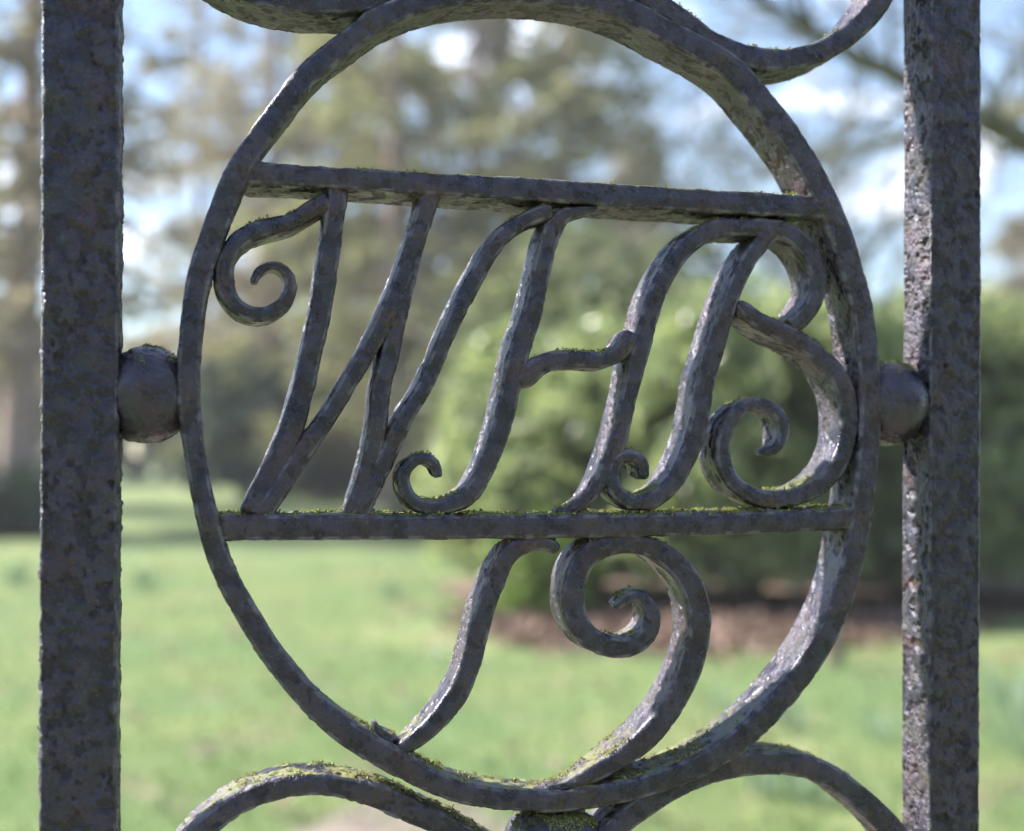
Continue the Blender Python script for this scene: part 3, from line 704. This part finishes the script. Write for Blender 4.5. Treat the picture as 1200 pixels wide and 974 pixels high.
JOINTS = [(53.4,104.4),(60.9,112.0),(99.2,112.4),(79.5,59.6),(43.4,8.3),(80.3,11.0),(151.5,108.5),(142.6,38.7),(187.2,50.8),(257.5,105.8),(229.3,110.8),(266.5,62.0),(21.1,118.3),(283.8,117.2),(10.7,-27.3),(299.1,-27.2),(78.4,-138.8),(241.9,-139.9),(71.1,186.8),(231.0,184.0),(142.6,-37.1),(187.6,-36.3),(8.6,72.6),(298.6,32.0),(187.2,3.8),(23.9,-23.2),(66.8,-23.6),(118.8,-23.4),(201.3,-24.2),(255.4,-21.6),(169.2,-24.7),(86.9,-128.3),(169.2,-146.1),(-6.1,25.3),(311.0,24.9),(153.5,-154.5)]

gate = empty('wrought_iron_gate', (0, 0, 0))
tag(gate, 'old black wrought iron gate with an oval ring holding curled monogram letters', 'gate')

MOSS_P, MOSS_N = [], []
def spline(pts, step, closed=False):
    """Centripetal-ish Catmull-Rom through (x, z, w), resampled at an even step."""
    P = np.asarray(pts, float)
    if closed: Q = np.concatenate([P[-1:], P, P[:2]])
    else: Q = np.concatenate([2 * P[:1] - P[1:2], P, 2 * P[-1:] - P[-2:-1]])
    out = []
    m = 24; t = np.linspace(0, 1, m, endpoint=False)[:, None]
    for i in range(1, len(Q) - 2):
        a, b, c, d = Q[i - 1], Q[i], Q[i + 1], Q[i + 2]
        out.append(0.5 * (2 * b + (c - a) * t + (2 * a - 5 * b + 4 * c - d) * t ** 2 + (3 * b - a - 3 * c + d) * t ** 3))
    if not closed: out.append(P[-1:])
    S = np.concatenate(out)
    if closed: S = np.concatenate([S, S[:1]])
    k = 7                                     # iron the hand-traced wobble out a little
    if not closed:
        ext = np.pad(S, ((k, k), (0, 0)), 'reflect', reflect_type='odd')
    else:
        ext = np.concatenate([S[-k - 1:-1], S, S[1:k + 1]])
    ker = np.hanning(2 * k + 3)[1:-1]; ker /= ker.sum()
    S = np.stack([np.convolve(ext[:, i], ker, 'valid') for i in range(3)], 1)
    s = np.concatenate([[0], np.cumsum(np.hypot(*np.diff(S[:, :2], axis=0).T))])
    n = max(6, int(s[-1] / step))
    q = np.linspace(0, s[-1], n + 1)
    R = np.stack([np.interp(q, s, S[:, i]) for i in range(3)], 1)
    return R[:-1] if closed else R

def section(nf, ns, nb, nc):
    """Rounded-rectangle section: columns sa, sb (straight part, -1..1), ca, cb (unit normal). a = across, b = depth (-1 front)."""
    rows = []
    def corner(sa, sb, a0):
        for k in range(nc):
            an = a0 + (k + 0.5) / nc * math.pi / 2
            rows.append((sa, sb, math.cos(an), math.sin(an)))
    for k in range(nf): rows.append((-1 + 2 * k / (nf - 1), -1, 0, -1))
    corner(1, -1, -math.pi / 2)
    for k in range(ns): rows.append((1, -1 + 2 * k / (ns - 1), 1, 0))
    corner(1, 1, 0)
    for k in range(nb): rows.append((1 - 2 * k / (nb - 1), 1, 0, 1))
    corner(-1, 1, math.pi / 2)
    for k in range(ns): rows.append((-1, 1 - 2 * k / (ns - 1), -1, 0))
    corner(-1, -1, math.pi)
    return np.array(rows)

def joint_mask(V):
    """1 at the welded joints, fading over a centimetre."""
    m = np.zeros(len(V))
    for x, z in JOINTS:
        m = np.maximum(m, np.exp(-((V[:, 0] - x) ** 2 + (V[:, 2] - z) ** 2 + 0.35 * (V[:, 1] - 4.0) ** 2) / 46.0))
    return m
def weather(V, Nn, rough, smooth=0.25, edge=None, scale=27.0):
    """Hammer dents, blistered paint, flaked chips and pits in patches; V in mm.
    Returns displaced V, a chip mask and a mask of the pitted patches."""
    n1 = noise3(V / 11.0 + 3.1); n2 = noise3(V / 4.2 + 17.0); n3 = noise3(V / 1.7 + 41.0)
    patch = sstep(-0.14, 0.20, noise3(V / scale + 90.0) + 0.45 * noise3(V / 9.0 + 31.0))
    fl = noise3(V / 8.0 + 71.0) + 0.5 * noise3(V / 2.6 + 9.0)
    chip = sstep(0.13, 0.18, fl)
    pit = sstep(0.14, 0.40, noise3(V / 2.4 + 23.0))
    blister = sstep(0.22, 0.38, noise3(V / 3.6 + 57.0))
    k = smooth + (1 - smooth) * patch
    side = 1 - sstep(0.3, 0.8, np.abs(Nn[:, 1]))
    d = 0.50 * n1 + 0.24 * n2 + k * (0.16 * n2 + 0.28 * n3 + 0.30 * blister - 0.50 * pit) - (0.32 + 0.25 * side) * chip
    if edge is not None: d = d * edge
    return V + Nn * (d * rough)[:, None], chip, patch

def sweep(name, pts, parent, y0=0.0, depth=26.0, step=0.75, closed=False, mat=None, rough=1.0, nf=16, ns=22, nb=5, nc=4, corner=1.9, caps=True, moss=1.0, R=None, bulge=0.35, smooth=0.22):
    if R is None: R = spline(pts, step, closed)
    n = len(R)
    if closed:
        T = np.roll(R[:, :2], -1, 0) - np.roll(R[:, :2], 1, 0)
    else:
        T = np.gradient(R[:, :2], axis=0)
    T /= np.linalg.norm(T, axis=1)[:, None] + 1e-9
    Nv = np.stack([-T[:, 1], T[:, 0]], 1)
    S = section(nf, ns, nb, nc)
    hw = np.maximum(R[:, 2] * 0.5, 0.4); C = R[:, :2].copy()
    hd = depth * 0.5 * np.clip((hw / np.median(hw)) ** 0.85, 0.42, 1.0)      # bars are drawn thinner towards their tips
    yc = y0 + hd
    if caps and not closed:                  # round both ends off
        L_ = np.concatenate([[0], np.cumsum(np.hypot(*np.diff(C, axis=0).T))])
        for dist, w0 in ((L_, hw[0]), (L_[-1] - L_, hw[-1])):
            rr = max(w0 * 0.9, 0.8)
            e = np.clip(dist / rr, 0, 1)
            sc = np.sqrt(np.maximum(1 - (1 - e) ** 2, 0.0025))
            hw = hw * sc; hd = hd * (0.25 + 0.75 * sc)
    rc = np.minimum(corner, np.minimum(hw, hd) * 0.72)
    a = S[None, :, 0] * (hw - rc)[:, None] + S[None, :, 2] * rc[:, None]
    b = S[None, :, 1] * (hd - rc)[:, None] + S[None, :, 3] * rc[:, None]
    isf = (S[:, 1] < -0.99) & (S[:, 3] < -0.99)
    b = b - isf[None] * bulge * (1 - S[None, :, 0] ** 2)
    V = np.stack([C[:, None, 0] + Nv[:, None, 0] * a, yc[:, None] + b, C[:, None, 1] + Nv[:, None, 1] * a], -1)
    Nn = np.stack([Nv[:, None, 0] * S[None, :, 2], np.broadcast_to(S[None, :, 3], a.shape), Nv[:, None, 1] * S[None, :, 2]], -1)
    m = len(S); V = V.reshape(-1, 3); Nn = Nn.reshape(-1, 3)
    edge = np.where(np.abs(S[:, 2] * S[:, 3]) > 0.01, 0.55 if smooth < 0.4 else 0.30, 1.0)
    jm = joint_mask(V) if smooth < 0.4 else np.zeros(len(V))
    wear = np.tile(np.where(edge < 1, 1.0, 0.0), n)
    V = V + Nn * (0.75 * jm)[:, None]
    V, chip, patch = weather(V, Nn, rough, smooth, np.tile(edge, n), 27.0 if smooth < 0.4 else 48.0)
    V[:, 2] += EYE * 1000
    i, j = np.meshgrid(np.arange(n if closed else n - 1), np.arange(m), indexing='ij')
    i2 = (i + 1) % n; j2 = (j + 1) % m
    F = [np.stack([i * m + j, i2 * m + j, i2 * m + j2, i * m + j2], -1).reshape(-1, 4)]
    if not closed:
        V = np.concatenate([V, V[:m].mean(0)[None], V[(n - 1) * m:].mean(0)[None]]); chip = np.concatenate([chip, [0, 0]]); patch = np.concatenate([patch, [0, 0]]); jm = np.concatenate([jm, [0, 0]]); wear = np.concatenate([wear, [0, 0]])
        k = np.arange(m); k2 = (k + 1) % m
        F.append(np.stack([np.full(m, n * m), k, k2], 1)); F.append(np.stack([np.full(m, n * m + 1), (n - 1) * m + k2, (n - 1) * m + k], 1))
    if moss > 0:
        up = np.where(Nn[:, 2] > 0.80)[0]
        mk = noise3(V[up] / 13.0 + 5.0) + 0.5 * noise3(V[up] / 4.0)
        keep = up[(mk > 0.26 - 0.22 * moss) & (rng.random(len(up)) < 0.28 * moss)]
        MOSS_P.append(V[keep]); MOSS_N.append(Nn[keep])
    return mesh_object(name, V / 1000, F, mat or IRON, parent, True, {'chip': chip, 'patch': patch, 'joint': jm, 'wear': wear})

def knob(name, c, r, y, parent, sx=1.0, sz=1.0, moss=1.0, pw=2.0, res=(120, 84)):
    """Forged ball between bars; pw > 2 squares it off a little."""
    nu, nv = res
    th = np.linspace(0, 2 * math.pi, nu + 1)[:-1]; ph = np.linspace(0.02, math.pi - 0.02, nv)
    X = np.sin(ph)[:, None] * np.cos(th)[None]; Y = np.sin(ph)[:, None] * np.sin(th)[None]; Z = np.broadcast_to(np.cos(ph)[:, None], X.shape)
    D_ = np.stack([X, Y, Z], -1).reshape(-1, 3)
    q = (np.abs(D_) ** pw).sum(1) ** (-1 / pw)
    V = D_ * q[:, None] * r * np.array([sx, 1.0, sz]) + np.array([c[0], y, c[1]])
    V, chip, patch = weather(V, D_, 0.85, 0.3)
    V[:, 2] += EYE * 1000
    i, j = np.meshgrid(np.arange(nv - 1), np.arange(nu), indexing='ij'); j2 = (j + 1) % nu
    F = np.stack([i * nu + j, (i + 1) * nu + j, (i + 1) * nu + j2, i * nu + j2], -1).reshape(-1, 4)
    up = np.where(D_[:, 2] > 0.6)[0]
    keep = up[(noise3(V[up] / 9.0) > 0.02) & (rng.random(len(up)) < 0.25 * moss)]
    MOSS_P.append(V[keep]); MOSS_N.append(D_[keep])
    return mesh_object(name, V / 1000, F, IRON_BALL, parent, True, {'chip': chip * 0.6, 'patch': patch})

# stiles either side: fine relief where they are seen, plain further up and down
def stile(name, spec, y0, depth):
    z = np.concatenate([np.arange(-1380, -260, 12.0), np.arange(-260, 290, 0.75), np.arange(290, 620, 12.0)])
    R = np.stack([np.full(len(z), spec[0]) + 0.5 * np.sin(z / 90.0), z, np.full(len(z), spec[1])], 1)
    return sweep(name, None, gate, y0, depth, R=R, mat=IRON_POST, rough=2.0, nf=42, ns=30, nb=6, nc=4, corner=1.6, caps=False, moss=0, bulge=0.1, smooth=0.42)
stile('post', POST_LEFT, -1.5, 29.0)
stile('post', POST_RIGHT, -1.0, 25.0)
sweep('ring', RING, gate, 0.0, 25.5, closed=True, nf=18, ns=26, moss=1.0)
sweep('rail', UPPER_RAIL, gate, 0.6, 33.0, ns=28, nf=16, rough=1.15, corner=1.5, moss=1.15)
sweep('rail', LOWER_RAIL, gate, 0.6, 27.0, ns=24, nf=18, rough=0.9, moss=1.4)

def letter(name, label):
    e = empty(name); e.parent = gate; e['label'] = label
    return e
lw = letter('letter_w', 'curled iron letter W')
sweep('scroll', W_SCROLL, lw, 2.0, 22.0)
sweep('stroke', W_STEM, lw, 2.4, 21.0)
sweep('stroke', W_DIAGONAL, lw, 1.7, 21.0, moss=0.5)
sweep('stroke', W_DOWNSTROKE, lw, 2.2, 21.0)
sweep('stroke', W_UPSTROKE, lw, 1.8, 22.5)
lh = letter('letter_h', 'curled iron letter H')
sweep('stroke', H_STEM, lh, 2.3, 22.5, nf=15)
sweep('crossbar', H_CROSSBAR, lh, 1.4, 19.0)
sweep('stroke', H_DOWNSTROKE, lh, 2.3, 23.0)
ls = letter('letter_s', 'curled iron letter S with its long leading stroke')
sweep('stroke', LONG_STROKE, ls, 1.8, 23.5)
sweep('bowl', S_BOWL, ls, 2.4, 23.0)
sweep('tail', S_TAIL, ls, 1.8, 23.5)
sweep('scroll', S_CURL, gate, 2.2, 20.5)
sweep('scroll', BOWL_SCROLL, gate, 2.0, 23.0)
sweep('scroll', CREST_LEFT, gate, 3.0, 29.0)
sweep('scroll', CREST_RIGHT, gate, 3.0, 29.0)
sweep('scroll', FOOT_LEFT, gate, 3.0, 23.0, rough=1.4)
sweep('scroll', FOOT_RIGHT, gate, 3.0, 23.0)
sweep('thorn', THORN, gate, 4.0, 12.0, nf=8, ns=10, step=0.5)
knob('ball_joint', BALL_LEFT, BALL_LEFT[2], 16.0, gate, 0.98, 1.0)
knob('ball_joint', BALL_RIGHT, BALL_RIGHT[2], 15.0, gate, 0.98, 1.0)
knob('ball_joint', BALL_FOOT, BALL_FOOT[2], 15.0, gate, 1.0, 1.0, moss=3.5, pw=3.0)
# rails above and below the view that hold the stiles and scrolls
for zz in (560.0, -1250.0):
    x0, x1 = POST_LEFT[0], POST_RIGHT[0]
    sweep('frame_rail', [(x0, zz, 34), ((x0 + x1) / 2, zz, 34), (x1, zz, 34)], gate, 2.0, 22.0, step=8.0, moss=0)

def moss():
    P = np.concatenate(MOSS_P); Nn = np.concatenate(MOSS_N)
    r = np.random.default_rng(81)
    n = len(P)
    rep = 4
    P = np.repeat(P, rep, 0) + r.normal(size=(n * rep, 3)) * 0.45; Nn = np.repeat(Nn, rep, 0)
    n = len(P)
    s = 0.16 + 0.22 * r.random(n) ** 2 + 0.45 * r.random(n) ** 8
    o = np.array([[1, 0, 0], [-1, 0, 0], [0, 1, 0], [0, -1, 0], [0, 0, 1], [0, 0, -1.0]])
    t = np.array([[0, 2, 4], [2, 1, 4], [1, 3, 4], [3, 0, 4], [2, 0, 5], [1, 2, 5], [3, 1, 5], [0, 3, 5]])
    V = P[:, None] + o[None] * s[:, None, None] * (0.7 + 0.6 * r.random((n, 6, 1))) + Nn[:, None] * s[:, None, None] * 0.35
    F = (np.arange(n) * 6)[:, None, None] + t[None]
    ob = mesh_object('moss', V.reshape(-1, 3) / 1000, F.reshape(-1, 3), MOSS, gate, False, {'var': np.repeat(r.random(n), 6)})
    tag(ob, kind='stuff')
moss()

# ------------------------------------------------------------------ thin haze volume, added to lighten the far trees
def haze():
    x0, x1, y0, y1, z0, z1 = -130.0, 160.0, -40.0, 150.0, -1.2, 32.0
    v = np.array([(x, y, z) for x in (x0, x1) for y in (y0, y1) for z in (z0, z1)])
    f = np.array([(0, 1, 3, 2), (4, 6, 7, 5), (0, 4, 5, 1), (2, 3, 7, 6), (0, 2, 6, 4), (1, 5, 7, 3)])
    m = bpy.data.materials.new('thin_haze'); m.use_nodes = True
    nt = m.node_tree; nt.nodes.remove(nt.nodes['Principled BSDF'])
    pv = nt.nodes.new('ShaderNodeVolumePrincipled')
    pv.inputs['Color'].default_value = (0.93, 0.94, 0.97, 1)
    pv.inputs['Density'].default_value = 0.0014
    nt.links.new(pv.outputs[0], nt.nodes['Material Output'].inputs['Volume'])
    tag(mesh_object('haze', v, f, m, None, False), 'thin pale haze softening the far trees', 'haze', kind='stuff')
haze()
